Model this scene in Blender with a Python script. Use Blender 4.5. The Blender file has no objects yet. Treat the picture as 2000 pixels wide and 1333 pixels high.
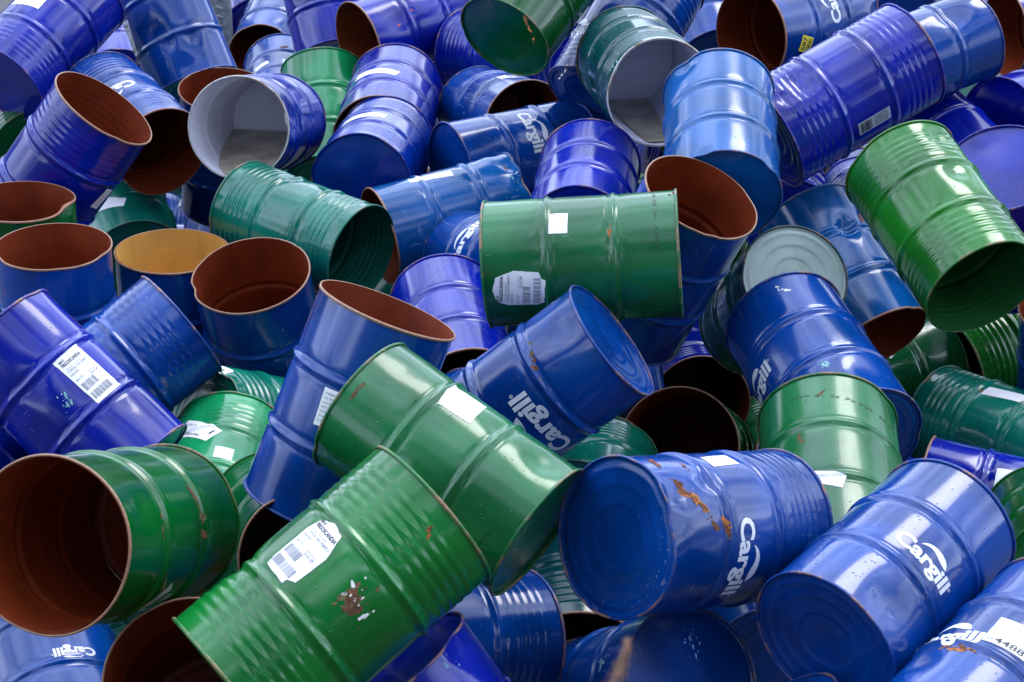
import bpy, math, random
import numpy as np
from mathutils import Vector, Matrix

# ---------------------------------------------------------------- camera, sky, sun, exposure
sc = bpy.context.scene
C = sc.collection
cam_d = bpy.data.cameras.new('camera'); cam = bpy.data.objects.new('camera', cam_d); C.objects.link(cam)
cam.location = (0, 0, 5.30); cam.rotation_euler = (math.radians(90 - 23.8), 0, 0)
cam_d.sensor_width = 36; cam_d.lens = 63.0; cam_d.clip_start = .1; cam_d.clip_end = 2000
cam_d.dof.use_dof = True; cam_d.dof.focus_distance = 7.6; cam_d.dof.aperture_fstop = 6.3
sc.camera = cam

SUN_EL, SUN_AZ = math.radians(57), math.radians(42)   # azimuth: from +Y (into the picture) towards +X
world = bpy.data.worlds.new('World'); sc.world = world; world.use_nodes = True
nt = world.node_tree; N = nt.nodes; Lk = nt.links
for n in list(N): N.remove(n)
wo = N.new('ShaderNodeOutputWorld'); bg = N.new('ShaderNodeBackground')
sky = N.new('ShaderNodeTexSky'); sky.sky_type = 'NISHITA'; sky.sun_disc = False
sky.sun_elevation = SUN_EL; sky.sun_rotation = SUN_AZ; sky.dust_density = 1.5
tc = N.new('ShaderNodeTexCoord'); mp = N.new('ShaderNodeMapping'); mp.inputs['Scale'].default_value = (1, 1, 2.2)
cl = N.new('ShaderNodeTexNoise'); cl.inputs['Scale'].default_value = 2.1; cl.inputs['Detail'].default_value = 7; cl.inputs['Roughness'].default_value = .55
cr = N.new('ShaderNodeValToRGB'); cr.color_ramp.elements[0].position = .34; cr.color_ramp.elements[1].position = .58
c2 = N.new('ShaderNodeTexNoise'); c2.inputs['Scale'].default_value = 5; c2.inputs['Detail'].default_value = 5
cc = N.new('ShaderNodeValToRGB'); cc.color_ramp.elements[0].position = .3; cc.color_ramp.elements[1].position = .7
cc.color_ramp.elements[0].color = (27, 33, 46, 1); cc.color_ramp.elements[1].color = (61, 68, 84, 1)
mx = N.new('ShaderNodeMix'); mx.data_type = 'RGBA'
Lk.new(tc.outputs['Generated'], mp.inputs['Vector']); Lk.new(mp.outputs[0], cl.inputs['Vector']); Lk.new(mp.outputs[0], c2.inputs['Vector'])
# the cloud bank lies ahead and overhead; it thins to clear blue behind the viewer
sx = N.new('ShaderNodeSeparateXYZ'); Lk.new(tc.outputs['Generated'], sx.inputs[0])
bias = N.new('ShaderNodeMapRange'); bias.inputs['From Min'].default_value = -.9; bias.inputs['From Max'].default_value = .1
bias.inputs['To Min'].default_value = -.17; bias.inputs['To Max'].default_value = .03; Lk.new(sx.outputs[1], bias.inputs['Value'])
ad = N.new('ShaderNodeMath'); ad.operation = 'ADD'; Lk.new(cl.outputs['Fac'], ad.inputs[0]); Lk.new(bias.outputs[0], ad.inputs[1])
Lk.new(ad.outputs[0], cr.inputs['Fac']); Lk.new(c2.outputs['Fac'], cc.inputs['Fac'])
Lk.new(cr.outputs['Color'], mx.inputs['Factor']); Lk.new(sky.outputs[0], mx.inputs['A']); Lk.new(cc.outputs['Color'], mx.inputs['B'])
bg.inputs['Strength'].default_value = .064
Lk.new(mx.outputs['Result'], bg.inputs['Color']); Lk.new(bg.outputs[0], wo.inputs['Surface'])

sun_d = bpy.data.lights.new('sun', 'SUN'); sun = bpy.data.objects.new('sun', sun_d); C.objects.link(sun)
sun_d.energy = 1.5; sun_d.angle = math.radians(24); sun_d.color = (1, .97, .92)
sd = Vector((math.sin(SUN_AZ) * math.cos(SUN_EL), math.cos(SUN_AZ) * math.cos(SUN_EL), math.sin(SUN_EL)))
sun.rotation_euler = sd.to_track_quat('Z', 'Y').to_euler(); sun.location = (20, -10, 30)

vs = sc.view_settings; sc.display_settings.display_device = 'sRGB'
vs.view_transform = 'Standard'; vs.look = 'None'; vs.exposure = 0.0; vs.gamma = 1.0; vs.use_curve_mapping = False
sc.cycles.max_bounces = 8; sc.cycles.diffuse_bounces = 3; sc.cycles.glossy_bounces = 4; sc.cycles.use_denoising = True
sc.cycles.sample_clamp_indirect = 6.0

# ---------------------------------------------------------------- tables (one row per drum: position of one end, axis, size ...)
DRUMS = [
    (1, [-1.5, 5.0325, 2.3579], [0.25003, 0.87967, -0.40455], 1.01, 'green', 'brown', '', 0.18, 0.08, 'green open drum at the bottom left, wide red-brown mouth facing the viewer'),
    (2, [-0.908, 4.8273, 1.9525], [0.74108, 0.47833, 0.47118], 1.0, 'green2', 'open_green', 'AB', 0.5, 0.08, 'large bright green drum with ribbed ends, torn barcode label and scraped patch, in front'),
    (3, [0.0961, 5.5774, 2.0901], [-0.78738, 0.48029, 0.38647], 0.95, 'greenp', 'lid', '', 0.35, 0.4, 'big pale-reflecting green drum leaning diagonally with crumpled white label near its middle hoop'),
    (4, [0.3642, 5.4685, 2.135], [0.73118, 0.61758, -0.28977], 0.996, 'blue', 'lid', 'B', 0.75, 0.08, 'closed blue drum with orange rust along one hoop and white lettering running downwards'),
    (5, [1.0812, 5.2703, 1.8292], [0.66023, 0.73808, 0.13909], 0.97, 'blue', 'lid', '', 0.18, 0.5, 'closed blue drum at the lower right with complete white lettering and ringed end'),
    (6, [1.3657, 4.756, 1.7133], [0.67178, 0.72898, 0.13157], 0.983, 'blue', 'lid', '', 0.5, 0.4, 'blue drum in the bottom right corner with large label numbered 44886 over the lettering'),
    (7, [0.6526, 5.4907, 1.5237], [-0.38837, 0.68731, -0.61382], 0.95, 'blue', 'lid', '', 0.7, 0.08, 'scratched blue drum lying under the rusty blue drum, flat round end with pale scratches'),
    (8, [-1.1018, 5.0956, 1.796], [-0.04302, 0.69024, -0.7223], 0.989, 'green', 'brown', '', 0.18, 0.08, 'dark red-brown drum mouth between the open green drum and the barcode-labelled green drum'),
    (9, [-1.6726, 5.64, 1.0192], [-0.39683, 0.89005, 0.22435], 1.007, 'blue', 'lid', '', 0.18, 0.08, 'shaded blue drum beneath the open green drum in the bottom left corner'),
    (10, [-0.4032, 5.2102, 1.7804], [0.5754, -0.19208, -0.795], 0.986, 'indigo', 'lid', '', 0.4, 0.08, 'indigo blue drum at the bottom edge, rim rising below the barcode-labelled green drum'),
    (11, [0.0446, 6.0804, 1.3067], [-0.83294, -0.48784, 0.26118], 1.014, 'blue', 'lid', 'A', 0.18, 0.08, 'light blue ribbed drum lying sideways under the front green drum, bare edge upright'),
    (12, [0.2548, 6.265, 1.0964], [-0.02826, 0.95591, 0.29229], 1.012, 'dteal', 'brown', 'AB', 0.18, 0.08, 'dark green ribbed drum in shadow left of the rusty blue drum, mouth facing down'),
    (13, [0.4199, 6.8656, 2.2792], [-0.77005, 0.03308, -0.63712], 0.969, 'blue', 'lid', '', 0.35, 0.08, 'blue drum with bright ringed end facing up right and upside-down white lettering'),
    (15, [-0.4873, 6.4959, 2.5699], [-0.37505, -0.20491, -0.90407], 0.99, 'blue', 'brown', '', 0.18, 0.08, 'tall blue open drum leaning right, oval red-brown mouth and white label on its side'),
    (16, [-0.7561, 6.8741, 1.5358], [0.66971, 0.74261, -0.0028], 1.023, 'blue', 'brown', '', 0.18, 0.3, 'dark drum mouth squeezed between the leaning blue open drum and the diagonal green drum'),
    (17, [-1.3502, 6.7675, 1.3081], [0.01999, 0.99244, 0.12112], 0.992, 'greenb', 'lid', 'B', 0.18, 0.4, 'bright green drum with two white labels below the indigo labelled drum'),
    (18, [-0.7986, 6.0719, 1.6948], [-0.30168, 0.91402, -0.27121], 0.95, 'green', 'brown', 'AB', 0.18, 0.08, 'green ribbed open drum facing down right, narrow white label, behind the front green drum'),
    (19, [-1.6094, 6.8743, 1.6477], [-0.72302, 0.30948, 0.61763], 0.982, 'indigo', 'lid', '', 0.45, 0.08, 'indigo drum at the left with crisp white barcode label between its hoops'),
    (20, [-1.5697, 7.8317, 1.9353], [-0.73473, -0.47616, -0.48316], 1.014, 'blue', 'lid', 'A', 0.25, 0.08, 'plain blue drum leaning over the indigo labelled drum, straight upper edge'),
    (21, [-1.8173, 8.9657, 1.8735], [-0.03738, 0.0373, -0.9986], 1.06, 'blue', 'yellow', '', 0.18, 0.08, 'upright blue open drum with yellow-ochre inside'),
    (22, [-1.3421, 8.5523, 1.9], [0.08711, 0.30823, -0.94731], 1.06, 'blue', 'brown', '', 0.18, 0.08, 'upright blue open drum with dark red-brown inside, right of the ochre-lined drum'),
    (23, [-1.5171, 7.8119, 1.4127], [0.66607, 0.60384, -0.43786], 1.048, 'teal', 'lid', 'AB', 0.18, 0.9, 'teal ribbed drum wedged low between the plain blue drum and the leaning open drum'),
    (25, [-2.5496, 8.7793, 2.2194], [-0.04862, 0.02836, -0.99841], 1.005, 'green', 'brown', '', 0.18, 0.08, 'green open drum at the left edge with dented red-brown mouth'),
    (26, [-2.2593, 8.2635, 2.1669], [-0.03659, 0.06126, -0.99745], 0.976, 'blue', 'brown', '', 0.18, 0.08, 'upright blue open drum at the left edge below the green dented one'),
    (27, [-2.3511, 10.6873, 1.2091], [-0.08337, 0.10446, -0.99103], 1.047, 'indigo', 'open_indigo', '', 0.18, 0.08, 'indigo drum peeping out behind the ochre-lined open drum'),
    (28, [-2.2498, 10.0652, 1.3874], [-0.34912, 0.89382, 0.28144], 1.022, 'teal', 'lid', '', 0.18, 0.7, 'dark teal drum with wrinkled white label above the ochre-lined open drum'),
    (29, [-2.2003, 9.3596, 2.5478], [-0.60632, 0.02585, -0.7948], 1.024, 'indigo', 'brown', 'A', 0.18, 0.08, 'indigo drum tilted left, long oval red-brown mouth turned up right, at upper left'),
    (30, [-2.0621, 10.1281, 2.0512], [-0.57252, 0.79738, 0.19079], 0.978, 'blue', 'brown', 'AB', 0.18, 0.08, 'light blue ribbed drum with upside-down white lettering and black mouth facing down right'),
    (31, [-3.0856, 10.5518, 2.3524], [0.44172, 0.78277, 0.43836], 1.006, 'indigo', 'lid', 'A', 0.18, 0.08, 'indigo drum in the top left corner with hoops and closed end facing down left'),
    (32, [-2.9633, 10.7031, 1.8537], [-0.54037, 0.83384, 0.11276], 1.028, 'green', 'lid', 'A', 0.18, 0.08, 'green drum at the left edge behind the tilted indigo open drum'),
    (33, [-2.0483, 11.3115, 2.1166], [-0.38559, 0.45291, 0.80386], 1.018, 'blue', 'lid', '', 0.18, 0.08, 'crumpled blue drum standing upside down near the top left, wrinkled label on its side'),
    (34, [-1.7996, 10.879, 2.22], [-0.08566, 0.22177, -0.97133], 0.979, 'blue', 'brown', '', 0.18, 0.08, 'thin oval red-brown mouth of a drum behind the white-lined drum'),
    (35, [-1.5444, 9.7432, 2.3185], [0.13315, 0.95931, -0.249], 1.014, 'indigob', 'white', 'AB', 0.18, 0.2, 'indigo ribbed drum with pale white inside and torn dented mouth'),
    (36, [-0.8084, 9.0223, 1.8286], [-0.82085, 0.56033, 0.1106], 0.974, 'teal', 'open_teal', 'AB', 0.3, 0.7, 'teal drum with kinked ribbed side and dark green mouth facing down right'),
    (37, [-0.7447, 9.4535, 1.773], [0.90252, 0.41531, 0.11392], 0.972, 'bluel', 'brown', '', 0.6, 0.4, 'light blue crumpled drum lying beside the teal drum, thin dark mouth at left'),
    (38, [0.1212, 8.6492, 1.8615], [-0.44966, 0.86545, -0.22093], 0.95, 'blue', 'lid', '', 0.18, 0.08, 'blue drum half hidden behind the left edge of the horizontal green drum'),
    (39, [-0.1084, 7.4421, 2.3905], [0.99357, -0.06978, 0.08912], 0.98, 'greenp', 'lid', '', 0.4, 0.2, 'green drum lying level in the middle with square white sticker and peeling barcode label'),
    (40, [-0.2087, 7.7294, 1.6032], [-0.18167, 0.96119, 0.20763], 0.954, 'indigo', 'brown', '', 0.18, 0.6, 'indigo drum bending down left of the horizontal green drum, mouth hidden in shadow'),
    (41, [0.8822, 7.906, 2.549], [-0.35405, 0.30539, -0.88396], 0.983, 'blue', 'brown', '', 0.18, 0.08, 'blue open drum behind the horizontal green drum, bright rust-red inside'),
    (42, [1.0242, 8.2429, 2.4272], [0.05784, 0.94174, 0.33134], 0.989, 'bluel', 'lid', '', 0.18, 0.2, 'smooth light blue closed drum standing upside down right of the white-lined teal drum'),
    (43, [1.3781, 9.2105, 2.4332], [0.85158, 0.34091, 0.39824], 1.06, 'indigo', 'lid', 'AB', 0.18, 0.08, 'large indigo drum with ribbed ends and grey barcode label, lying over the others at right'),
    (44, [2.1749, 7.6534, 2.1938], [-0.30931, 0.86851, 0.38733], 1.0, 'greeny', 'open_green', 'AB', 0.18, 0.2, 'yellow-green drum with two hoops and dark green mouth facing down right'),
    (45, [2.542, 8.8894, 2.3657], [0.30293, 0.45852, -0.83546], 1.018, 'indigo', 'lid', '', 0.18, 0.5, 'indigo drum end reflecting pale sky behind the yellow-green drum'),
    (46, [2.8571, 10.5297, 1.7982], [-0.40907, 0.86443, 0.29226], 1.02, 'indigo', 'brown', '', 0.18, 0.08, 'glossy indigo drum with white glare passing under the large ribbed indigo drum'),
    (47, [3.1129, 12.0284, 1.8219], [0.16419, 0.80538, -0.56957], 1.0, 'teal', 'lid', '', 0.18, 1, 'speckled wet dark green drum end beneath the blue drums at upper right'),
    (48, [3.0837, 10.93, 1.996], [0.74981, 0.66114, -0.02607], 0.988, 'indigo', 'lid', '', 0.18, 0.08, 'indigo drum at the right edge with blue closed end facing left, above the pale-reflecting end'),
    (49, [3.2951, 11.8054, 2.3473], [0.95883, 0.27524, 0.06995], 1.019, 'indigo', 'brown', '', 0.18, 0.08, 'indigo drum in the top right corner with red-brown mouth facing left'),
    (50, [2.1056, 10.5488, 2.3681], [0.88627, 0.4069, 0.22127], 0.984, 'blue', 'lid', '', 0.18, 0.3, 'teal-blue hooped drum lying behind the large ribbed indigo drum at the top'),
    (51, [3.5666, 12.9644, 1.9601], [-0.03466, 0.8862, 0.462], 1.0, 'indigo', 'lid', '', 0.18, 0.08, 'dark indigo drum behind the top right open drum'),
    (52, [1.4466, 10.6947, 2.6144], [0.77945, 0.62631, -0.01374], 1.007, 'blue', 'brown', '', 0.18, 0.08, 'pale-reflecting blue drum at the top with yellow numbered sticker and brown mouth'),
    (53, [0.785, 9.1939, 2.6776], [-0.156, 0.98711, -0.03572], 1.006, 'dteal', 'white', 'AB', 0.8, 0.08, 'dark teal ribbed drum with scuffed paint and off-white inside'),
    (54, [0.485, 10.4654, 2.2826], [0.46554, 0.62306, 0.62855], 1.056, 'blue', 'lid', 'AB', 0.5, 0.08, 'blue drum behind the scuffed teal drum, white lettering beside the green drum end'),
    (58, [1.3605, 11.6418, 2.1968], [-0.17701, 0.85925, 0.47996], 1.0, 'blue', 'lid', '', 0.18, 0.08, 'plain blue drum side left of the top brown mouth with the yellow sticker'),
    (59, [-0.0433, 9.9843, 2.7754], [0.48968, 0.72575, 0.48321], 0.993, 'green', 'lid', '', 0.18, 0.08, 'green drum at the top with dark green end facing down left'),
    (60, [0.3442, 11.7511, 2.1464], [-0.74746, 0.66015, -0.07422], 1.044, 'indigo', 'lid', 'AB', 0.18, 0.08, 'indigo drum with curved left edge half covered by the green drum end'),
    (61, [-0.4997, 13.4369, 1.6174], [0.57412, 0.72266, -0.38491], 1.008, 'indigo', 'brown', '', 0.18, 0.08, 'small dark brown drum mouth left of the indigo drum with curved edge'),
    (62, [-0.2533, 12.8763, 1.9754], [0.57332, 0.81703, -0.06128], 0.98, 'indigo', 'brown', '', 0.18, 0.08, 'sliver of dark drum mouth above the small brown one near the green drum end'),
    (63, [-1.0632, 12.1703, 2.1849], [0.8085, 0.57482, 0.12612], 1.013, 'indigo', 'brown', '', 0.5, 0.08, 'indigo drum lying at the top with narrow dark brown mouth and red specks'),
    (64, [-0.8188, 10.7734, 1.9167], [0.0501, 0.99309, 0.10614], 1.054, 'indigo', 'brown', '', 0.18, 0.08, 'indigo drum with white label strip, its mouth resting over another indigo drum'),
    (65, [-0.872, 9.8559, 1.9541], [0.10817, 0.99363, -0.03159], 1.018, 'indigob', 'lid', 'AB', 0.18, 0.08, 'indigo ribbed drum with torn white label and dark closed end facing down'),
    (66, [-1.2441, 11.5063, 1.42], [-0.08254, 0.77285, 0.62919], 1.012, 'greenb', 'lid', '', 0.18, 0.08, 'smooth green drum standing behind the white-lined drum'),
    (67, [-1.6486, 12.4763, 1.5526], [-0.11774, 0.98193, 0.14818], 1.007, 'blue', 'lid', '', 0.9, 0.08, 'blue drum top with brown scars and upside-down white letters behind the green standing drum'),
    (68, [-1.9286, 13.7097, 1.6787], [0.09598, 0.96348, 0.25], 0.994, 'blue', 'brown', '', 0.18, 0.08, 'shiny crushed blue drum with black mouth near the perforated steel post'),
    (69, [-1.267, 12.665, 1.9627], [-0.20998, 0.58024, 0.78691], 1.032, 'indigo', 'lid', '', 0.18, 0.08, 'indigo drum standing at the top left of the lying drum with red specks'),
    (70, [-2.4207, 13.6794, 1.3237], [-0.08517, 0.9957, -0.03643], 1.0, 'indigo', 'lid', '', 0.18, 0.08, 'small indigo drum edge between the crumpled blue drum and the steel post'),
    (71, [-3.003, 13.2863, 1.599], [-0.23437, 0.93374, 0.27056], 1.0, 'indigo', 'lid', '', 0.18, 0.08, 'dark indigo drum in the gap behind the wrinkled label'),
    (73, [-2.0945, 14.692, 1.6877], [-0.15837, 0.88122, 0.44538], 1.015, 'indigo', 'lid', '', 0.18, 0.08, 'nearly black blue drum in the shade right of the steel post'),
    (75, [-0.4105, 13.6265, 1.9775], [0.23696, 0.8712, 0.42996], 1.011, 'indigo', 'lid', '', 0.18, 0.08, 'indigo drum cut by the top edge left of the green drum end'),
    (76, [0.1044, 10.8352, 1.9906], [-0.37291, 0.91551, -0.1509], 1.018, 'blue', 'brown', '', 0.9, 0.08, 'scratched teal-blue drum with paint scars and dark mouth facing down right'),
    (77, [-0.3679, 10.218, 1.9065], [0.87615, 0.48091, 0.03289], 1.02, 'blue', 'lid', '', 0.18, 0.5, 'blue drum with closed dark end at left and white lettering running down its middle'),
    (78, [0.3345, 8.3773, 2.1758], [0.10418, 0.98749, 0.11834], 0.95, 'indigo', 'lid', '', 0.18, 0.7, 'wet indigo drum sloping down behind the horizontal green drum'),
    (79, [1.11, 9.46, 0.7293], [-0.06664, 0.99108, -0.11544], 1.0, 'indigo', 'brown', 'AB', 0.18, 0.08, 'deep indigo ribbed drum with black-brown mouth above the large brown mouth'),
    (80, [0.8412, 8.0621, 1.1596], [0.22875, 0.83325, -0.50336], 1.06, 'green', 'brown', '', 0.18, 0.08, 'wide dark red-brown mouth of a green drum behind the rusty blue drum'),
    (81, [0.3538, 7.1737, 1.1237], [0.13658, 0.98883, -0.05975], 0.974, 'teal', 'lid', 'B', 0.18, 0.8, 'wet teal ribbed drum rim directly behind the end of the rusty blue drum'),
    (82, [1.5506, 7.1346, 1.6624], [-0.25828, 0.93726, 0.23416], 1.043, 'blue', 'lid', '', 0.55, 0.08, 'large blue closed drum leaning down right, partial white letters on its left side'),
    (83, [1.2927, 6.1375, 1.5584], [0.08655, 0.9513, 0.29588], 1.035, 'greenp', 'lid', '', 0.4, 0.08, 'pale green drum with stamped characters along its rim and blank rectangular sticker'),
    (84, [2.8742, 8.0826, 1.0365], [-0.62068, 0.78088, -0.07064], 1.018, 'teal', 'lid', 'B', 0.18, 1, 'wet teal ribbed drum at the right edge with rust-stained label'),
    (85, [2.0402, 7.8528, 1.0185], [0.91882, -0.3917, -0.04833], 0.983, 'indigo', 'brown', '', 0.18, 0.5, 'indigo drum at the right with white printed label cut by a green drum'),
    (86, [2.3528, 6.5115, 1.336], [0.1484, 0.96237, -0.22763], 0.968, 'green', 'lid', '', 0.18, 0.08, 'green drum at the right edge beside the lettered blue drum'),
    (87, [1.6363, 8.9244, 0.9947], [0.84101, 0.54031, 0.02781], 1.06, 'greend', 'lid', '', 0.18, 0.8, 'dark green wet drum between the long blue crumpled drum and its bright green neighbour'),
    (88, [2.5231, 9.3095, 1.0163], [0.91737, 0.3665, 0.15529], 1.059, 'greeny', 'open_green', 'AB', 0.18, 1, 'bright wet yellow-green drum with black mouth, lying below the yellow-green hooped drum'),
    (89, [2.954, 8.6809, 1.6619], [0.14032, 0.20797, -0.96802], 0.991, 'blue', 'brown', '', 0.18, 0.08, 'orange-rimmed blue drum just entering at the right edge'),
    (90, [1.9478, 8.7054, 1.4663], [-0.38387, 0.74674, 0.54315], 0.981, 'bluel', 'brown', '', 0.18, 0.8, 'long light blue drum with a buckled waist under the yellow-green drum'),
    (91, [1.6987, 10.2624, 1.5467], [0.07426, 0.99566, -0.05611], 0.989, 'indigo', 'lid', 'B', 0.18, 0.08, 'indigo finely ribbed drum showing between the smooth light blue and buckled drums'),
    (92, [2.2657, 10.4478, 1.4392], [0.07319, 0.99067, -0.11496], 1.024, 'indigo', 'lid', '', 0.18, 0.08, 'dark blue drum edge behind the buckled drum and the yellow-green drum'),
    (93, [1.4106, 8.2983, 1.9873], [-0.15675, 0.74432, -0.64917], 0.95, 'dteal', 'palelid', 'AB', 0.18, 0.1, 'dark teal ribbed drum with pale grey-green ringed end facing the sky'),
    (94, [-2.4576, 6.7774, 1.5014], [-0.02018, 0.96797, -0.25027], 1.015, 'indigo', 'lid', '', 0.5, 0.08, 'indigo drum at the lower left edge with dented thin brown rim'),
    (95, [-1.2042, 8.9098, 0.7512], [0.13878, 0.8185, -0.55749], 1.0, 'indigo', 'brown', '', 0.18, 0.08, 'dark brown drum mouth tucked left of the foot of the leaning blue open drum'),
    (96, [-1.612, 10.99, 1.0631], [-0.44227, 0.88812, -0.12503], 1.027, 'blue', 'lid', 'AB', 0.18, 0.08, 'dark blue ringed drum with code label behind the teal kinked drum'),
    (98, [1.17, 6.8953, 0.6386], [-0.10143, 0.98917, -0.10608], 1.0, 'blue', 'lid', '', 0.18, 0.08, 'dark blue drum in deep shade between two closed blue drums at the bottom'),
    (100, [1.6795, 13.0481, 2.15], [-0.14093, 0.78513, 0.60308], 1.0, 'blue', 'lid', '', 0.18, 0.08, 'plain blue drum cut by the top edge above the brown mouth with the yellow sticker'),
    (101, [2.7239, 12.6846, 2.3488], [0.33762, 0.87362, 0.35042], 1.0, 'blue', 'lid', '', 0.18, 0.08, 'blue drum cut by the top edge behind the large ribbed indigo drum'),
    (99, [0.8835, 5.088, 1.6015], [0.60204, -0.20394, -0.77199], 0.994, 'blue', 'lid', '', 0.18, 0.08, 'tip of a blue drum rim poking up at the bottom edge under the lettered drum'),
    (204, [-2.2466, 8.4046, 0.3274], [0.76942, -0.63873, -0.0039], 1.0, 'teal', 'lid', 'A', 0.3, 0.1, 'shaded teal drum glimpsed above the dark red-brown mouth at bottom left'),
    (205, [0.0278, 11.3998, 0.296], [-0.52051, 0.85183, 0.0587], 1.0, 'blue', 'lid', 'AB', 0.3, 0.1, 'shaded blue drum glimpsed left of the ringed blue drum facing up right'),
    (211, [-2.0784, 12.7634, 0.3291], [-0.99404, 0.10668, -0.0224], 1.0, 'indigo', 'lid', 'AB', 0.3, 0.1, 'shaded indigo drum glimpsed above the ochre-lined open drum'),
    (223, [1.5614, 9.8593, 0.3121], [0.04365, -0.99886, -0.01946], 1.0, 'green', 'lid', 'AB', 0.3, 0.1, 'shaded green drum glimpsed below the large leaning blue drum with partial lettering'),
    (225, [-2.4951, 13.5808, 0.3141], [-0.98603, 0.16651, -0.00456], 1.0, 'blue', 'lid', 'A', 0.3, 0.1, 'shaded blue drum glimpsed right of the dark teal drum with wrinkled label'),
    (229, [-3.536, 9.0171, 0.3196], [0.93306, 0.3597, 0.00502], 1.0, 'teal', 'lid', 'AB', 0.3, 0.1, ''),
    (234, [-1.432, 6.9627, 0.3225], [-0.9024, 0.43087, 0.00527], 1.0, 'teal', 'lid', 'A', 0.3, 0.1, 'shaded teal drum glimpsed left of the dark red-brown mouth at bottom left'),
    (245, [0.2302, 8.4844, 0.3722], [0.85701, -0.50589, -0.09799], 1.0, 'blue', 'brown', '', 0.3, 0.1, 'shaded blue drum glimpsed above the scratched blue drum lying lowest'),
    (251, [1.5319, 10.6079, 0.3114], [0.84128, -0.53918, 0.03909], 1.0, 'indigo', 'brown', '', 0.3, 0.1, 'shaded indigo drum glimpsed left of the large leaning blue drum with partial lettering'),
    (256, [-2.9831, 10.7804, 0.2985], [-0.34423, -0.93775, 0.0462], 1.0, 'indigo', 'lid', 'AB', 0.3, 0.1, ''),
    (265, [3.2007, 14.7724, 0.3346], [0.43213, 0.80403, 0.4084], 1.0, 'blue', 'lid', 'AB', 0.3, 0.1, 'shaded blue drum glimpsed above the yellow-green hooped drum'),
    (266, [-2.2136, 7.8413, 0.8794], [-0.71663, -0.45609, -0.52765], 1.0, 'indigo', 'brown', '', 0.3, 0.1, ''),
    (268, [-2.4261, 6.9342, 0.7904], [0.60107, -0.71345, -0.36015], 1.0, 'green', 'lid', 'AB', 0.3, 0.1, ''),
    (273, [-0.2769, 11.1549, 0.9281], [-0.04522, -0.97189, -0.23104], 1.0, 'green', 'lid', 'A', 0.3, 0.1, 'shaded green drum glimpsed right of the bending indigo drum left of the horizontal green drum'),
    (281, [1.2528, 8.3165, 0.8928], [0.95205, -0.25942, -0.16217], 1.0, 'indigo', 'brown', '', 0.3, 0.1, 'shaded indigo drum glimpsed left of the indigo drum with printed label'),
    (287, [2.6568, 13.1264, 0.8596], [0.22393, -0.96088, -0.16299], 1.0, 'blue', 'brown', '', 0.3, 0.1, 'shaded blue drum glimpsed above the buckled light blue drum'),
    (291, [1.8846, 13.9513, 0.7332], [-0.94081, -0.25605, 0.22206], 1.0, 'indigo', 'lid', 'A', 0.3, 0.1, 'shaded indigo drum glimpsed right of the wet sloping indigo drum'),
    (295, [-2.4457, 9.6081, 0.8197], [-0.93597, -0.20348, 0.28734], 1.0, 'blue', 'lid', 'AB', 0.3, 0.1, ''),
    (298, [1.7883, 11.2349, 0.7794], [-0.91655, 0.19429, 0.34954], 1.0, 'green', 'lid', 'AB', 0.3, 0.1, 'shaded green drum glimpsed above the pale ringed drum end'),
    (308, [1.8038, 12.8935, 0.8831], [0.67785, 0.72484, 0.12299], 1.0, 'green', 'brown', '', 0.3, 0.1, 'shaded green drum glimpsed below the large ribbed indigo drum'),
    (314, [-0.9029, 10.86, 1.1305], [-0.40612, 0.84436, -0.34946], 1.0, 'teal', 'brown', '', 0.3, 0.1, 'shaded teal drum glimpsed right of the blue open drum beside the ochre-lined one'),
    (315, [0.5035, 9.6896, 1.2681], [0.10503, -0.89444, -0.43468], 1.0, 'blue', 'lid', 'A', 0.3, 0.1, 'shaded blue drum glimpsed above the wet teal ribbed drum'),
    (318, [1.7262, 6.1474, 1.0675], [0.88955, -0.45664, 0.0131], 1.0, 'green', 'lid', 'A', 0.3, 0.1, ''),
    (319, [-0.6061, 10.3135, 1.3466], [-0.3755, -0.76009, -0.53034], 1.0, 'teal', 'lid', 'AB', 0.3, 0.1, 'shaded teal drum glimpsed left of the bending indigo drum left of the horizontal green drum'),
    (320, [0.184, 13.7136, 1.2951], [0.86047, -0.21456, -0.46213], 1.0, 'blue', 'brown', '', 0.3, 0.1, 'shaded blue drum glimpsed below the scuffed teal drum with off-white inside'),
    (327, [-1.9577, 15.1567, 1.2697], [-0.77499, 0.62827, 0.06831], 1.0, 'blue', 'lid', 'A', 0.3, 0.1, 'shaded blue drum glimpsed above the white-lined indigo drum'),
    (328, [1.3725, 10.7761, 1.0851], [-0.8879, 0.01977, 0.45961], 1.0, 'green', 'lid', 'AB', 0.3, 0.1, 'shaded green drum glimpsed right of the rust-red mouth behind the horizontal green drum'),
    (329, [2.9088, 10.3608, 1.1713], [0.89381, 0.26891, 0.35888], 1.0, 'teal', 'brown', '', 0.3, 0.1, ''),
    (330, [-0.9086, 12.4846, 1.3], [0.60511, 0.79367, 0.06274], 1.0, 'blue', 'lid', 'A', 0.3, 0.1, 'shaded blue drum glimpsed left of the scratched teal-blue drum'),
    (333, [1.3151, 13.1884, 1.1884], [0.66709, 0.71598, 0.20583], 1.0, 'green', 'lid', 'A', 0.3, 0.1, ''),
    (334, [-2.4669, 12.0195, 1.4983], [0.78259, 0.33669, -0.52364], 1.0, 'teal', 'lid', 'AB', 0.3, 0.1, 'shaded teal drum glimpsed below the thin oval brown mouth'),
    (335, [-0.6091, 11.2867, 1.3532], [0.97247, 0.2136, -0.09318], 1.0, 'blue', 'brown', '', 0.3, 0.1, 'shaded blue drum glimpsed above the crumpled light blue drum'),
]
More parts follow.
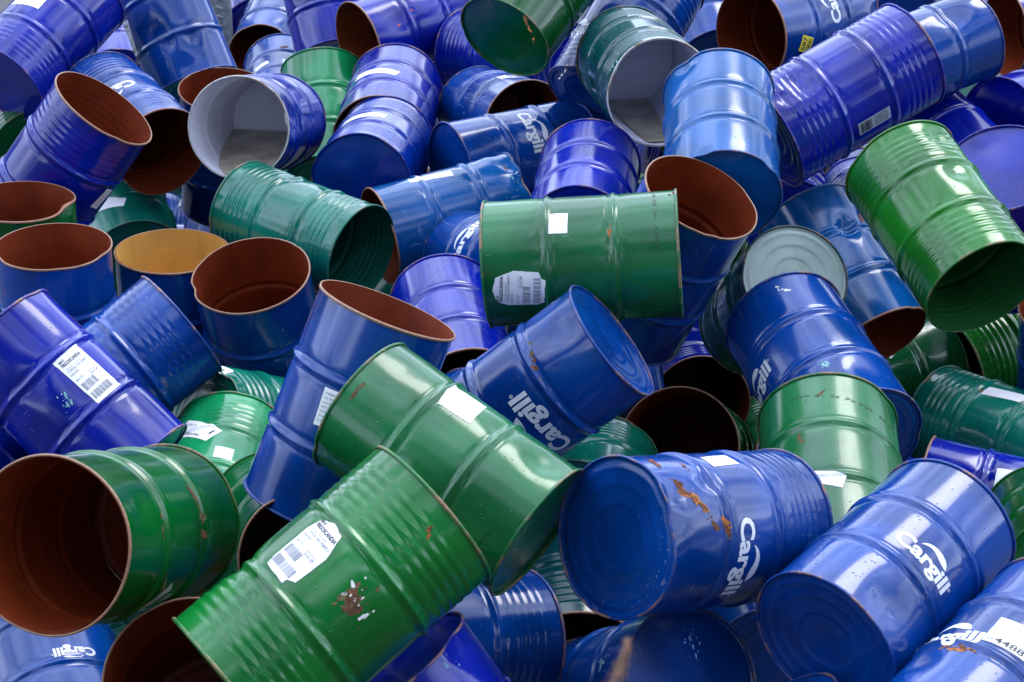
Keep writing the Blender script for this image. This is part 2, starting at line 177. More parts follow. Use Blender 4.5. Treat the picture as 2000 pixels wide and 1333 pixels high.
LOGOS = [
    (5, 0, 0.2249, 0.3568, 1, 0.275),
    (4, 0, 1.0031, 0.3456, 1, 0.31),
    (6, 1, -0.1024, 0.2954, 1, 0.3),
    (7, 0.1, -0.0082, 0.7999, 1, 0.31),
    (9, 0.0, 0.5986, 0.3646, -1, 0.17),
    (13, 1, -1.0804, 0.3738, 1, 0.36),
    (21, 0.35, -0.7067, 0.4917, -1, 0.31),
    (82, 1, -1.1603, 0.4114, 1, 0.31),
    (77, 0, 0.1031, 0.4255, 1, 0.31),
    (54, 1, -0.1368, 0.2366, 1, 0.31),
    (30, 0, 0.0323, 0.4428, -1, 0.31),
    (52, 0, 1.3605, 0.4925, -1, 0.31),
    (38, 1, -0.3494, 0.3956, 1, 0.31),
    (67, 0.9, 0.148, 0.4058, -1, 0.31),
]
STICKERS = [
    (2, 'torn', -0.068, 0.3337, 0.1481, -0.0073, 1.6),
    (19, 'frigo', -0.5149, 0.2984, 0.1494, 0.007, 1.75),
    (39, 'plain', 0.7726, 0.3038, 0.003, 0.0832, 1.3),
    (39, 'torn', 1.9647, 0.2636, -0.1648, 0.0164, 1.35),
    (15, 'lines', 0.4671, 0.4764, -0.0871, -0.0064, 1.75),
    (3, 'faded', -0.1898, 0.4075, 0.1646, 0.019, 0.95),
    (83, 'plain', -0.4386, 0.2538, 0.1284, -0.0408, 0.5),
    (4, 'faded', 0.2334, 0.3471, -0.0091, 0.154, 0.5),
    (6, 'number', -0.0867, 0.331, 0.1763, 0.0092, 0.8),
    (18, 'plain', -0.0796, 0.4231, 0.148, 0.1462, 0.22),
    (17, 'arrow', -0.8108, 0.5987, 0.196, -0.1438, 0.45),
    (17, 'lines', 0.062, 0.3285, 0.0857, -0.0006, 1.0),
    (23, 'plain', 0.2081, -0.0773, -0.0256, 0.1459, 0.5),
    (28, 'faded', -0.7219, 0.2346, 0.1625, -0.0654, 0.5),
    (29, 'lines', -2.7962, 0.4629, -0.0354, -0.1287, 0.55),
    (96, 'code', -0.8702, 1.0236, 0.2539, 0.0924, 0.45),
    (33, 'frigo', -2.0681, 0.3186, 0.0966, -0.0238, 2.3),
    (31, 'plain', -0.3354, 0.3977, 0.2146, 0.0055, 0.8),
    (64, 'plain', -0.7972, 0.4321, 0.2832, -0.0835, 0.25),
    (65, 'plain', -0.7288, 0.395, 0.2768, -0.0104, 0.32),
    (37, 'plain', 0.0823, 0.2189, 0.0469, 0.2561, 0.25),
    (76, 'plain', -0.34, 0.3004, 0.1026, -0.1045, 0.3),
    (67, 'plain', -0.7029, 0.3403, 0.1135, 0.0238, 0.5),
    (43, 'barcode', 1.9771, 0.3483, -0.0002, 0.1899, 0.42),
    (52, 'yellow', 1.8957, 0.2146, -0.0935, 0.032, 1.0),
    (85, 'bolaget', 0.2952, 0.5052, 0.008, -0.1561, 0.7),
    (84, 'plain', -0.3594, 0.5298, 0.0405, -0.2848, 0.28),
    (87, 'plain', 0.3747, 0.3433, 0.098, 0.0441, 0.3),
    (1, 'lines', 2.5157, 0.3528, -0.1005, 0.0941, 0.35),
]
STAMPS = [
    (39, 'VVVV  HL  JO  07  15', 1.1225, 0.7829, -0.4114, -0.0075),
    (83, '24.5 Kg  30  10  >>>>', 0.5851, 0.7052, -0.3548, 0.0625),
    (83, '67 08', 1.0158, 0.6932, -0.0863, 0.0063),
    (3, '>>>>', -1.4492, 0.0986, 0.0661, -0.0153),
]
DENTS = [
    (37, 0.3146, 0.8393, 0.07, 0.035),
    (37, 0.8281, 0.8895, 0.08, 0.05),
    (37, -0.0991, 0.7281, 0.05, -0.012),
    (4, 0.5985, 0.0748, 0.07, 0.03),
    (4, 1.0423, -0.0477, 0.09, 0.03),
    (4, 0.4694, 0.2505, 0.05, 0.02),
    (90, -0.0188, 0.5915, 0.06, 0.05),
    (90, 0.6338, 0.634, 0.05, 0.03),
    (33, -0.2007, 0.2295, 0.05, 0.03),
    (33, -0.7298, 0.2391, 0.04, 0.02),
    (33, -0.9464, 0.3567, 0.08, 0.03),
    (33, -0.5562, 0.0592, 0.07, 0.02),
    (36, 0.2592, 0.5643, 0.07, 0.02),
    (36, 0.3132, 0.3334, 0.05, 0.015),
    (39, 0.7114, 0.5717, 0.022, 0.012),
    (39, 0.9825, 0.5711, 0.02, 0.011),
    (39, 0.8771, 0.2738, 0.02, 0.008),
    (35, 1.3014, 0.1735, 0.1, 0.05),
    (42, -0.7467, 0.8154, 0.07, 0.03),
    (44, 0.2922, 0.7738, 0.06, 0.025),
    (44, 0.1241, 0.5106, 0.06, 0.02),
    (43, 0.4559, 0.1894, 0.09, 0.03),
    (43, 0.5704, 0.0753, 0.05, 0.015),
    (52, 1.2703, 0.8584, 0.07, 0.03),
    (50, 0.4846, 0.6183, 0.1, 0.03),
    (25, -1.3785, -0.0575, 0.1, 0.05),
    (22, 1.3021, 0.0285, 0.05, 0.02),
    (21, -1.7258, 0.0926, 0.06, 0.02),
    (2, -0.6477, 0.2775, 0.06, 0.02),
    (3, 0.0964, 0.3375, 0.05, 0.012),
    (3, 0.0412, 0.1107, 0.07, 0.02),
    (1, 1.0865, 0.1401, 0.08, 0.012),
    (68, 0.7796, 0.0703, 0.08, 0.04),
    (19, 0.6507, 0.2939, 0.045, 0.02),
    (19, -0.997, 0.5628, 0.08, 0.015),
    (82, 0.2181, 0.146, 0.09, 0.02),
    (13, -0.625, 0.0835, 0.07, 0.012),
    (64, -0.239, -0.448, 0.07, 0.015),
    (76, -0.8951, 0.5757, 0.08, 0.015),
    (5, 0.8088, 0.1138, 0.1, 0.02),
    (6, -0.5882, 0.1727, 0.06, 0.02),
    (10, 0.0735, 0.032, 0.06, 0.02),
    (11, -0.0301, 0.1584, 0.06, 0.012),
    (45, 2.886, -0.1269, 0.07, 0.02),
    (93, 2.5201, -0.1946, 0.05, 0.01),
    (53, -1.1667, -0.054, 0.1, 0.012),
    (41, -1.0719, -0.2353, 0.08, 0.02),
    (89, 1.5386, -0.058, 0.05, 0.02),
    (84, 0.0134, 0.6605, 0.07, 0.01),
    (63, 0.9999, 0.2074, 0.08, 0.015),
    (77, 0.1513, 0.8517, 0.05, 0.015),
    (23, 0.1738, 0.0036, 0.05, 0.02),
    (85, 0.2486, 0.3001, 0.05, 0.015),
]
CHIPS = [
    (4, 0.721, 0.152, 0.859, 0.512, 0.2, 0.01, 60, 'rust'),
    (4, 0.608, 0.126, 0.888, 0.459, 0.14, 0.02, 22, 'rust'),
    (4, 0.179, 0.202, 0.934, -0.358, 0.08, 0.012, 14, 'rust'),
    (4, 1.104, 0.269, 0.978, 0.21, 0.07, 0.01, 20, 'rust'),
    (4, -0.031, 0.088, 0.929, -0.371, 0.1, 0.01, 10, 'rust'),
    (2, 1.042, 0.452, 0.019, 1.0, 0.1, 0.06, 60, 'brown'),
    (2, 0.998, 0.463, -0.272, 0.962, 0.07, 0.05, 12, 'white'),
    (2, 1.261, 0.45, 0.15, 0.989, 0.045, 0.007, 10, 'white'),
    (2, 0.109, 0.84, 0.993, -0.118, 0.09, 0.03, 6, 'rust'),
    (2, 1.019, 0.777, -0.073, 0.997, 0.05, 0.03, 5, 'rust'),
    (76, -0.904, 0.295, 0.494, -0.869, 0.22, 0.05, 34, 'pale'),
    (76, -1.025, 0.572, -0.438, -0.899, 0.15, 0.04, 18, 'pale'),
    (7, -0.922, 0.203, 0.777, -0.629, 0.25, 0.06, 26, 'pale'),
    (7, -1.066, -0.527, -0.93, -0.367, 0.2, 0.1, 16, 'pale'),
    (7, -0.951, 0.221, -0.429, -0.903, 0.03, 0.02, 14, 'mint'),
    (67, 0.065, 0.628, 0.824, 0.567, 0.07, 0.03, 16, 'brown'),
    (63, 0.918, 0.26, 0.052, 0.999, 0.2, 0.07, 14, 'red'),
    (82, -0.303, 0.773, 0.771, -0.637, 0.1, 0.02, 12, 'white'),
    (82, -0.402, 0.235, 0.158, -0.987, 0.05, 0.05, 26, 'mint'),
    (39, 0.018, 0.848, 1.0, 0.028, 0.05, 0.02, 10, 'rust'),
    (39, 0.859, 0.57, 0.999, -0.044, 0.05, 0.006, 12, 'rust'),
    (83, -0.29, 0.736, 0.892, 0.452, 0.1, 0.012, 6, 'brown'),
    (83, -0.547, 0.523, 0.356, -0.935, 0.04, 0.015, 6, 'brown'),
    (19, -0.845, 0.392, -0.325, -0.946, 0.14, 0.04, 20, 'mint'),
    (37, 0.699, 0.822, 0.704, 0.71, 0.1, 0.05, 24, 'mint'),
    (5, 0.899, 0.103, 0.995, -0.103, 0.1, 0.03, 14, 'pale'),
    (6, -0.208, 0.264, 0.999, 0.044, 0.22, 0.02, 20, 'rust'),
    (13, -0.742, 0.267, -0.972, 0.235, 0.2, 0.01, 18, 'brown'),
    (13, 0.249, 0.109, -0.959, -0.283, 0.12, 0.05, 10, 'pale'),
    (53, -0.966, 0.079, -0.149, -0.989, 0.2, 0.09, 30, 'mint'),
    (59, 1.058, -0.049, 0.91, -0.414, 0.14, 0.01, 12, 'rust'),
    (10, 0.322, 0.045, -0.167, 0.986, 0.12, 0.05, 10, 'pale'),
    (54, -0.225, -0.039, -0.095, 0.995, 0.16, 0.03, 22, 'white'),
    (1, 1.271, 0.566, 0.996, 0.089, 0.18, 0.01, 14, 'brown'),
    (1, 1.185, 0.266, 0.988, -0.157, 0.14, 0.01, 14, 'brown'),
    (22, -0.601, 0.187, -0.078, 0.997, 0.1, 0.05, 6, 'pale'),
    (84, -0.255, 0.52, -0.166, -0.986, 0.05, 0.02, 14, 'rust'),
    (3, -0.737, 0.819, 0.997, -0.075, 0.12, 0.01, 8, 'brown'),
]

RB, LEN, TAU = .2835, .87, 2 * math.pi
random.seed(7)

# ---------------------------------------------------------------- materials
def node_mat(name):
    m = bpy.data.materials.new(name); m.use_nodes = True
    t = m.node_tree; b = t.nodes['Principled BSDF']
    return m, t, b
def noise(t, vec, scale, detail=4, rough=.5):
    n = t.nodes.new('ShaderNodeTexNoise'); n.inputs['Scale'].default_value = scale
    n.inputs['Detail'].default_value = detail; n.inputs['Roughness'].default_value = rough
    t.links.new(vec, n.inputs['Vector']); return n.outputs['Fac']
def math_n(t, op, a, b=None, clamp=False):
    n = t.nodes.new('ShaderNodeMath'); n.operation = op; n.use_clamp = clamp
    for k, v in enumerate((a, b)):
        if v is None: continue
        if isinstance(v, (int, float)): n.inputs[k].default_value = v
        else: t.links.new(v, n.inputs[k])
    return n.outputs[0]
def mixc(t, f, a, b):
    n = t.nodes.new('ShaderNodeMix'); n.data_type = 'RGBA'
    for k, v in (('Factor', f), ('A', a), ('B', b)):
        if isinstance(v, tuple): n.inputs[k].default_value = (*v, 1)
        elif isinstance(v, (int, float)): n.inputs[k].default_value = v
        else: t.links.new(v, n.inputs[k])
    return n.outputs['Result']
def ramp(t, f, lo, hi):
    n = t.nodes.new('ShaderNodeMapRange'); n.interpolation_type = 'SMOOTHSTEP'
    n.inputs['From Min'].default_value = lo; n.inputs['From Max'].default_value = hi
    t.links.new(f, n.inputs['Value']); return n.outputs['Result']
def obj_vec(t):
    tc = t.nodes.new('ShaderNodeTexCoord'); oi = t.nodes.new('ShaderNodeObjectInfo')
    s = t.nodes.new('ShaderNodeVectorMath'); s.operation = 'SCALE'; s.inputs[0].default_value = (37, 61, 17)
    t.links.new(oi.outputs['Random'], s.inputs['Scale'])
    a = t.nodes.new('ShaderNodeVectorMath'); a.operation = 'ADD'
    t.links.new(tc.outputs['Object'], a.inputs[0]); t.links.new(s.outputs[0], a.inputs[1])
    return a.outputs[0], tc.outputs['Object'], oi.outputs['Random']
def stretch(t, v, sx, sy, sz, rot=(0, 0, 0)):
    m = t.nodes.new('ShaderNodeMapping'); m.inputs['Scale'].default_value = (sx, sy, sz); m.inputs['Rotation'].default_value = rot
    t.links.new(v, m.inputs['Vector']); return m.outputs[0]
def prop(t, name):
    a = t.nodes.new('ShaderNodeAttribute'); a.attribute_type = 'OBJECT'; a.attribute_name = name; return a.outputs['Fac']

def paint(name, col, rough=.16, fade=(.3, .3, .3)):
    m, t, b = node_mat(name)
    v, raw, rnd = obj_vec(t)
    wear = prop(t, 'wear'); wet = prop(t, 'wet')
    # slow unevenness of the paint and a thin dusty film
    n1 = noise(t, v, 3.0, 5)
    dark = tuple(c * .72 for c in col); lite = tuple(min(1, c * 1.2 + .0005) for c in col)
    base = mixc(t, ramp(t, n1, .35, .65), dark, lite)
    dust = noise(t, stretch(t, v, 1, 1, .35), 9, 6, .65)
    dustf = math_n(t, 'MULTIPLY', ramp(t, dust, .5, .8), .022)
    base = mixc(t, dustf, base, (.24, .23, .22))
    # scuffs where the paint is rubbed pale: long thin streaks in patches
    s1 = noise(t, stretch(t, v, 55, 55, 5, (.5, .3, .2)), 1, 3, .6); patch = noise(t, v, 5, 3)
    s2 = noise(t, stretch(t, v, 9, 9, 70, (.2, .9, .1)), 1, 3, .6)
    thr = math_n(t, 'SUBTRACT', .80, math_n(t, 'MULTIPLY', wear, .13))
    p2 = math_n(t, 'MULTIPLY', math_n(t, 'SUBTRACT', patch, .5), .35)
    sA = math_n(t, 'GREATER_THAN', math_n(t, 'ADD', s1, p2), thr)
    sB = math_n(t, 'GREATER_THAN', math_n(t, 'ADD', s2, p2), thr)
    scr = math_n(t, 'MULTIPLY', math_n(t, 'MAXIMUM', sA, sB), .75)
    pale = tuple(c * .8 + .10 for c in (col[0], min(1, col[1] * 1.6), min(1, col[2] * 1.3)))
    base = mixc(t, scr, base, pale)
    # rust: small blotches
    r1 = noise(t, v, 16, 6, .7)
    rthr = math_n(t, 'SUBTRACT', .83, math_n(t, 'MULTIPLY', wear, .12))
    rust = ramp(t, math_n(t, 'SUBTRACT', math_n(t, 'ADD', r1, math_n(t, 'MULTIPLY', p2, .6)), rthr), 0, .03)
    rc = mixc(t, noise(t, v, 60, 3), (.10, .030, .010), (.42, .16, .04))
    base = mixc(t, rust, base, rc)
    t.links.new(base, b.inputs['Base Color'])
    rr = math_n(t, 'ADD', rough, math_n(t, 'MULTIPLY', ramp(t, dust, .35, .75), .12))
    rr = math_n(t, 'MAXIMUM', rr, math_n(t, 'MULTIPLY', rust, .8)); rr = math_n(t, 'MAXIMUM', rr, math_n(t, 'MULTIPLY', scr, .55))
    t.links.new(rr, b.inputs['Roughness'])
    b.inputs['IOR'].default_value = 1.5
    b.inputs['Coat Weight'].default_value = .18; b.inputs['Coat Roughness'].default_value = .04; b.inputs['Coat IOR'].default_value = 1.5
    # relief: buckled sheet, scratches and rain drops
    w1 = noise(t, stretch(t, v, 1, 1, .4), 7, 2)
    w2 = noise(t, v, 38, 2)
    vo = t.nodes.new('ShaderNodeTexVoronoi'); vo.feature = 'F1'; vo.inputs['Scale'].default_value = 75; vo.inputs['Randomness'].default_value = 1
    t.links.new(v, vo.inputs['Vector'])
    size = t.nodes.new('ShaderNodeSeparateColor'); t.links.new(vo.outputs['Color'], size.inputs[0])
    drop = math_n(t, 'SUBTRACT', math_n(t, 'MULTIPLY', size.outputs[0], math_n(t, 'MULTIPLY', .36, 1.0)), vo.outputs['Distance'])
    dm = math_n(t, 'MULTIPLY', math_n(t, 'GREATER_THAN', size.outputs[1], math_n(t, 'SUBTRACT', 1.0, math_n(t, 'MULTIPLY', wet, .6))), ramp(t, drop, 0, .16))
    hgt = math_n(t, 'ADD', math_n(t, 'MULTIPLY', w1, .0004), math_n(t, 'MULTIPLY', w2, .00010))
    hgt = math_n(t, 'ADD', hgt, math_n(t, 'MULTIPLY', dm, .0022))
    hgt = math_n(t, 'SUBTRACT', hgt, math_n(t, 'MULTIPLY', math_n(t, 'ADD', scr, rust), .0003))
    bp = t.nodes.new('ShaderNodeBump'); bp.inputs['Distance'].default_value = 1.0; bp.inputs['Strength'].default_value = .8
    t.links.new(hgt, bp.inputs['Height']); t.links.new(bp.outputs[0], b.inputs['Normal']); t.links.new(bp.outputs[0], b.inputs['Coat Normal'])
    return m

def lining(name, col, rough, var=.5, rust=.3):
    m, t, b = node_mat(name)
    v, raw, rnd = obj_vec(t)
    n = noise(t, v, 4, 6, .6)
    base = mixc(t, ramp(t, n, .3, .7), tuple(c * (1 - var * .5) for c in col), tuple(min(1, c * (1 + var * .4)) for c in col))
    st = noise(t, stretch(t, v, 14, 14, 1.2), 1, 5, .6)
    base = mixc(t, math_n(t, 'MULTIPLY', ramp(t, st, .5, .75), rust), base, tuple(c * .45 for c in col))
    t.links.new(base, b.inputs['Base Color'])
    t.links.new(math_n(t, 'ADD', rough, math_n(t, 'MULTIPLY', n, .25)), b.inputs['Roughness'])
    bp = t.nodes.new('ShaderNodeBump'); bp.inputs['Distance'].default_value = .002; bp.inputs['Strength'].default_value = .5
    t.links.new(noise(t, v, 25, 4), bp.inputs['Height']); t.links.new(bp.outputs[0], b.inputs['Normal'])
    return m

COL = {'blue': (0.0004, 0.0408, 0.2340), 'bluel': (0.0012, 0.0792, 0.2820), 'indigo': (0.0012, 0.0096, 0.2640), 'indigob': (0.0008, 0.0216, 0.2580),
       'green': (0.0008, 0.0864, 0.0132), 'green2': (0.0030, 0.1380, 0.0204), 'greenp': (0.0040, 0.1176, 0.0312), 'greend': (0.0020, 0.0720, 0.0192), 'greenb': (0.0040, 0.2400, 0.0744),
       'greeny': (0.0080, 0.1380, 0.0084), 'teal': (0.0015, 0.1500, 0.0960), 'dteal': (0.0020, 0.0624, 0.0660)}
PAINT = {k: paint('paint_' + k, c, .20 if k == 'greenp' else .13) for k, c in COL.items()}
LIN = {'brown': lining('red_brown_lacquer', (.20, .026, .002), .42), 'yellow': lining('ochre_lacquer', (.74, .42, .10), .45, .25, .2),
       'white': lining('white_lacquer', (.80, .78, .88), .4, .15, .15), 'open_teal': lining('dark_teal_lacquer', (.004, .11, .07), .3),
       'open_green': lining('dark_green_lacquer', (.010, .10, .02), .3), 'open_indigo': lining('indigo_lacquer', (.012, .014, .28), .3)}
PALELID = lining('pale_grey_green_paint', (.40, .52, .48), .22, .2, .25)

def rim_mat(name, col, share):
    m, t, b = node_mat(name)
    v, raw, rnd = obj_vec(t)
    n = noise(t, v, 9, 6, .65); n2 = noise(t, v, 60, 3)
    f = ramp(t, n, share - .12, share + .12)
    rc = mixc(t, n2, (.16, .06, .028), (.46, .27, .17))
    base = mixc(t, f, rc, col)
    t.links.new(base, b.inputs['Base Color']); b.inputs['Roughness'].default_value = .38
    bp = t.nodes.new('ShaderNodeBump'); bp.inputs['Distance'].default_value = .0015; bp.inputs['Strength'].default_value = .6
    t.links.new(n2, bp.inputs['Height']); t.links.new(bp.outputs[0], b.inputs['Normal'])
    return m
RIM = {k: rim_mat('rim_' + k, c, .43) for k, c in COL.items()}
RIM_CUT = rim_mat('rim_bare_copper', (.34, .12, .07), .62)
RIM_PALE = rim_mat('rim_pale', (.6, .58, .55), .40)

def plain_mat(name, col, rough=.5, var=.1, scale=20):
    m, t, b = node_mat(name)
    v, raw, rnd = obj_vec(t)
    base = mixc(t, ramp(t, noise(t, v, scale, 5), .3, .7), tuple(c * (1 - var) for c in col), tuple(min(1, c * (1 + var)) for c in col))
    t.links.new(base, b.inputs['Base Color']); b.inputs['Roughness'].default_value = rough
    return m
PAPER = plain_mat('label_paper', (.80, .80, .82), .55, .05, 12)
PAPER_Y = plain_mat('yellow_label_paper', (.85, .68, .05), .5, .06)
PAPER_G = plain_mat('grey_label_paper', (.36, .39, .45), .5, .15, 14)  # darker, greyer paper for the barcode label
INK = plain_mat('black_ink', (.03, .03, .035), .6, .2)
INK_G = plain_mat('grey_ink', (.22, .22, .25), .6, .2)
INK_F = plain_mat('faint_ink', (.50, .50, .55), .6, .2)
LOGO = plain_mat('white_print', (.74, .76, .80), .35, .06, 30)
STAMP = plain_mat('stamped_black_ink', (.012, .045, .02), .5, .3, 60)

# ---------------------------------------------------------------- mesh helpers
def link(o, parent=None):
    C.objects.link(o)
    if parent: o.parent = parent
    return o
def mesh_np(name, co, quads=None, tris=None, smooth=True):
    me = bpy.data.meshes.new(name)
    nv = len(co); nq = 0 if quads is None else len(quads); nt_ = 0 if tris is None else len(tris)
    me.vertices.add(nv); me.vertices.foreach_set('co', np.asarray(co, np.float32).ravel())
    idx = []; 
    if nq: idx.append(np.asarray(quads, np.int32).ravel())
    if nt_: idx.append(np.asarray(tris, np.int32).ravel())
    idx = np.concatenate(idx); me.loops.add(len(idx)); me.loops.foreach_set('vertex_index', idx)
    me.polygons.add(nq + nt_)
    ls = np.concatenate([np.arange(nq) * 4, nq * 4 + np.arange(nt_) * 3]).astype(np.int32)
    me.polygons.foreach_set('loop_start', ls)
    me.polygons.foreach_set('loop_total', np.concatenate([np.full(nq, 4), np.full(nt_, 3)]).astype(np.int32))
    me.polygons.foreach_set('use_smooth', np.full(nq + nt_, smooth))
    me.update(calc_edges=True)
    return me
def grid_quads(nr, nc, wrap=True, flip=False):
    r = np.arange(nr - 1)[:, None]; c = np.arange(nc if wrap else nc - 1)[None, :]; c2 = (c + 1) % nc
    a = r * nc + c; b = r * nc + c2; d = (r + 1) * nc + c; e = (r + 1) * nc + c2
    q = np.stack([a, b, e, d] if not flip else [a, d, e, b], -1).reshape(-1, 4)
    return q
class Shape:
    """Radial profile and damage of one drum; every part of the drum goes through warp() so they stay together."""
    def __init__(s, idn, corr, seed, dents):
        s.corr = corr; s.d = dents; s.amp = .0026 if idn in (36, 84, 53, 23, 93, 12) else (.0009 if idn in (20, 29, 31) else .0015); r = random.Random(seed)
        s.ov = r.uniform(0, .012); s.oph = r.uniform(0, TAU); s.tw = r.uniform(-.6, .6)
        s.w = [(r.choice((2, 3, 4, 5)), r.uniform(0, TAU), r.uniform(2, 7), r.uniform(0, TAU), r.uniform(.0003, .0009)) for _ in range(5)]
        s.small = [(r.uniform(0, TAU), r.uniform(.03, .84), r.uniform(.02, .06), r.uniform(.002, .007)) for _ in range(r.randint(3, 6))]
        s.rip = [(r.uniform(0, TAU), r.choice((0, LEN)), r.uniform(.03, .06), r.uniform(.002, .010)) for _ in range(3)]
        s.seam = r.uniform(0, TAU); s.h1 = .292 + r.uniform(-.006, .006); s.h2 = .580 + r.uniform(-.006, .006)
    def prof(s, z):
        r = np.full_like(z, RB)
        for h in (s.h1, s.h2):
            a = np.abs(z - h)
            r += .0095 * np.exp(-(a / .0105) ** 2) - .0028 * np.exp(-((a - .028) / .010) ** 2)
        if 'A' in s.corr:
            w = np.clip((z - .055) / .02, 0, 1) * np.clip((.235 - z) / .02, 0, 1)
            r += w * s.amp * np.cos((z - .06) / .036 * TAU)
        if 'B' in s.corr:
            w = np.clip((z - .635) / .02, 0, 1) * np.clip((.815 - z) / .02, 0, 1)
            r += w * s.amp * np.cos((z - .64) / .036 * TAU)
        return r
    def warp(s, th, z, r):
        """radius r at (th, z) -> xyz"""
        dr = np.zeros_like(th)
        for k, p, f, q, a in s.w: dr += a * np.sin(k * th + p) * np.sin(f * z + q)
        for t0, z0, R, D in list(s.d) + s.small + s.rip:
            dth = (th - t0 + math.pi) % TAU - math.pi
            u = dth * RB; v = z - z0
            q = (u * u + v * v * 1.3) / (R * R)
            dr -= D * np.exp(-q * 1.2)
            if D > .013:      # folded sheet round a hard knock
                ang = t0 * 3 + z0 * 9
                c = u * math.cos(ang) + v * math.sin(ang)
                dr -= D * .28 * np.exp(-q * .6) * (1 - np.abs((c / (R * .55)) % 2 - 1))
        dr -= .0022 * np.exp(-(((th - s.seam + math.pi) % TAU - math.pi) * RB / .003) ** 2)
        rr = r * (1 + s.ov * np.cos(2 * th + s.oph + s.tw * z)) + dr * (r / RB)
        zz = z + dr * .15
        return np.stack([rr * np.cos(th), rr * np.sin(th), zz], -1)

def zsamples(s, dense=1.0):
    z = set(np.linspace(.004, LEN - .004, int(26 * dense)).round(4))
    for h in (s.h1, s.h2): z |= set((h + np.linspace(-.042, .042, int(17 * dense))).round(4))
    if 'A' in s.corr: z |= set(np.linspace(.05, .24, int(34 * dense)).round(4))
    if 'B' in s.corr: z |= set(np.linspace(.63, .82, int(34 * dense)).round(4))
    return np.array(sorted(z))
def tube_part(s, name, mat, parent, zs, rf, nth, flip=False):
    th = np.linspace(0, TAU, nth, endpoint=False); Z, T = np.meshgrid(zs, th, indexing='ij')
    co = s.warp(T.ravel(), Z.ravel(), np.repeat(rf(zs), nth))
    me = mesh_np(name, co, grid_quads(len(zs), nth, True, flip)); me.materials.append(mat)
    return link(bpy.data.objects.new(name, me), parent)
def rim_part(s, mat, parent, end, nth, flat=0):
    z0 = 0.0 if end == 'A' else LEN; sg = 1 if end == 'A' else -1
    K = 8; a = np.arange(K) * TAU / K
    th = np.linspace(0, TAU, nth, endpoint=False)
    rr = RB + .0035 + .0050 * np.cos(a); zz = z0 + sg * (.004 + .0065 * np.sin(a))
    T, A = np.meshgrid(th, np.arange(K), indexing='ij')
    # the chime follows the sheet edge, so take the warp at the edge
    co = s.warp(T.ravel(), zz[A.ravel()], rr[A.ravel()])
    q = []
    i = np.arange(nth)[:, None]; j = np.arange(K)[None, :]; i2 = (i + 1) % nth; j2 = (j + 1) % K
    q = np.stack([i * K + j, i2 * K + j, i2 * K + j2, i * K + j2], -1).reshape(-1, 4)
    if sg < 0: q = q[:, ::-1]
    me = mesh_np('rim', co, q); me.materials.append(mat)
    return link(bpy.data.objects.new('rim', me), parent)
def disc(s, name, mat, parent, end, nth, inset=.014, rings=True, inner=False, seed=0):
    r = random.Random(seed)
    z0 = inset if end == 'A' else LEN - inset; out = -1 if end == 'A' else 1
    rad = np.array([.0, .02, .05, .08, .10, .108, .114, .12, .13, .15, .17, .178, .184, .192, .205, .225, .240, .248, .256, .266, .274, RB - .003])
    prof = np.zeros_like(rad)
    if rings:
        for r0 in (.112, .181): prof += .0040 * (1 / (1 + np.exp(-(rad - r0) / .0022)) - .5)
        prof += .0045 * np.exp(-((rad - .248) / .008) ** 2)
    prof[-1] += .004; 
    th = np.linspace(0, TAU, nth, endpoint=False); R_, T = np.meshgrid(rad, th, indexing='ij')
    x = R_ * np.cos(T); y = R_ * np.sin(T)
    z = z0 + out * (prof[:, None] + 0 * x)
    for _ in range(4):
        cx, cy, w, d = r.uniform(-.18, .18), r.uniform(-.18, .18), r.uniform(.05, .12), r.uniform(-.006, .004)
        z += out * d * np.exp(-((x - cx) ** 2 + (y - cy) ** 2) / w ** 2) * (1 - (R_ / RB) ** 4)
    wp = s.warp(T.ravel(), np.full(T.size, z0), np.maximum(R_.ravel(), 1e-4))
    co = np.stack([wp[:, 0], wp[:, 1], z.ravel()], -1)
    flip = (end == 'B') == (not inner)
    q = grid_quads(len(rad), nth, True, not flip)
    me = mesh_np(name, co, q); me.materials.append(mat)
    return link(bpy.data.objects.new(name, me), parent)

# flat print laid on a drum: a local plan (a, b) in metres is bent round the side
def place_on(s, plan, org, dvec, lift, hoop=True):
    """plan: (n,2) array in label space; org=(theta,z); dvec=(ds,dz) unit reading direction"""
    th0, z0 = org; dx, dz = dvec
    S = plan[:, 0] * dx - plan[:, 1] * dz; Z = z0 + plan[:, 0] * dz + plan[:, 1] * dx
    th = th0 + S / RB
    pr = s.prof(Z) if hoop else np.full(len(Z), RB)
    return s.warp(th, Z, pr + lift)
def cut_tris(pts, tris, size):
    """split long triangles so that print can bend round the drum"""
    pts = [tuple(p) for p in pts]; tris = [tuple(t) for t in tris]
    for _ in range(7):
        out = []; again = False; mid = {}
        def m(a, b):
            k = (min(a, b), max(a, b))
            if k not in mid:
                mid[k] = len(pts); pts.append(((pts[a][0] + pts[b][0]) / 2, (pts[a][1] + pts[b][1]) / 2))
            return mid[k]
        L2 = lambda a, b: (pts[a][0] - pts[b][0]) ** 2 + (pts[a][1] - pts[b][1]) ** 2
        long_ = lambda a, b: L2(a, b) > size * size
        for a, b, c in tris:
            e = (long_(a, b), long_(b, c), long_(c, a)); k = sum(e)
            if k == 0: out.append((a, b, c)); continue
            again = True
            if k == 3:
                x, y, z = m(a, b), m(b, c), m(c, a); out += [(a, x, z), (x, b, y), (z, y, c), (x, y, z)]
            else:
                while not e[0]: a, b, c = b, c, a; e = (e[1], e[2], e[0])
                if k == 1: x = m(a, b); out += [(a, x, c), (x, b, c)]
                elif e[1]: x, y = m(a, b), m(b, c); out += [(a, x, c), (x, b, y), (x, y, c)]
                else: x, z = m(a, b), m(c, a); out += [(a, x, z), (x, b, c), (x, c, z)]
        tris = out
        if not again: break
    return np.array(pts), np.array(tris)
_tcache = {}
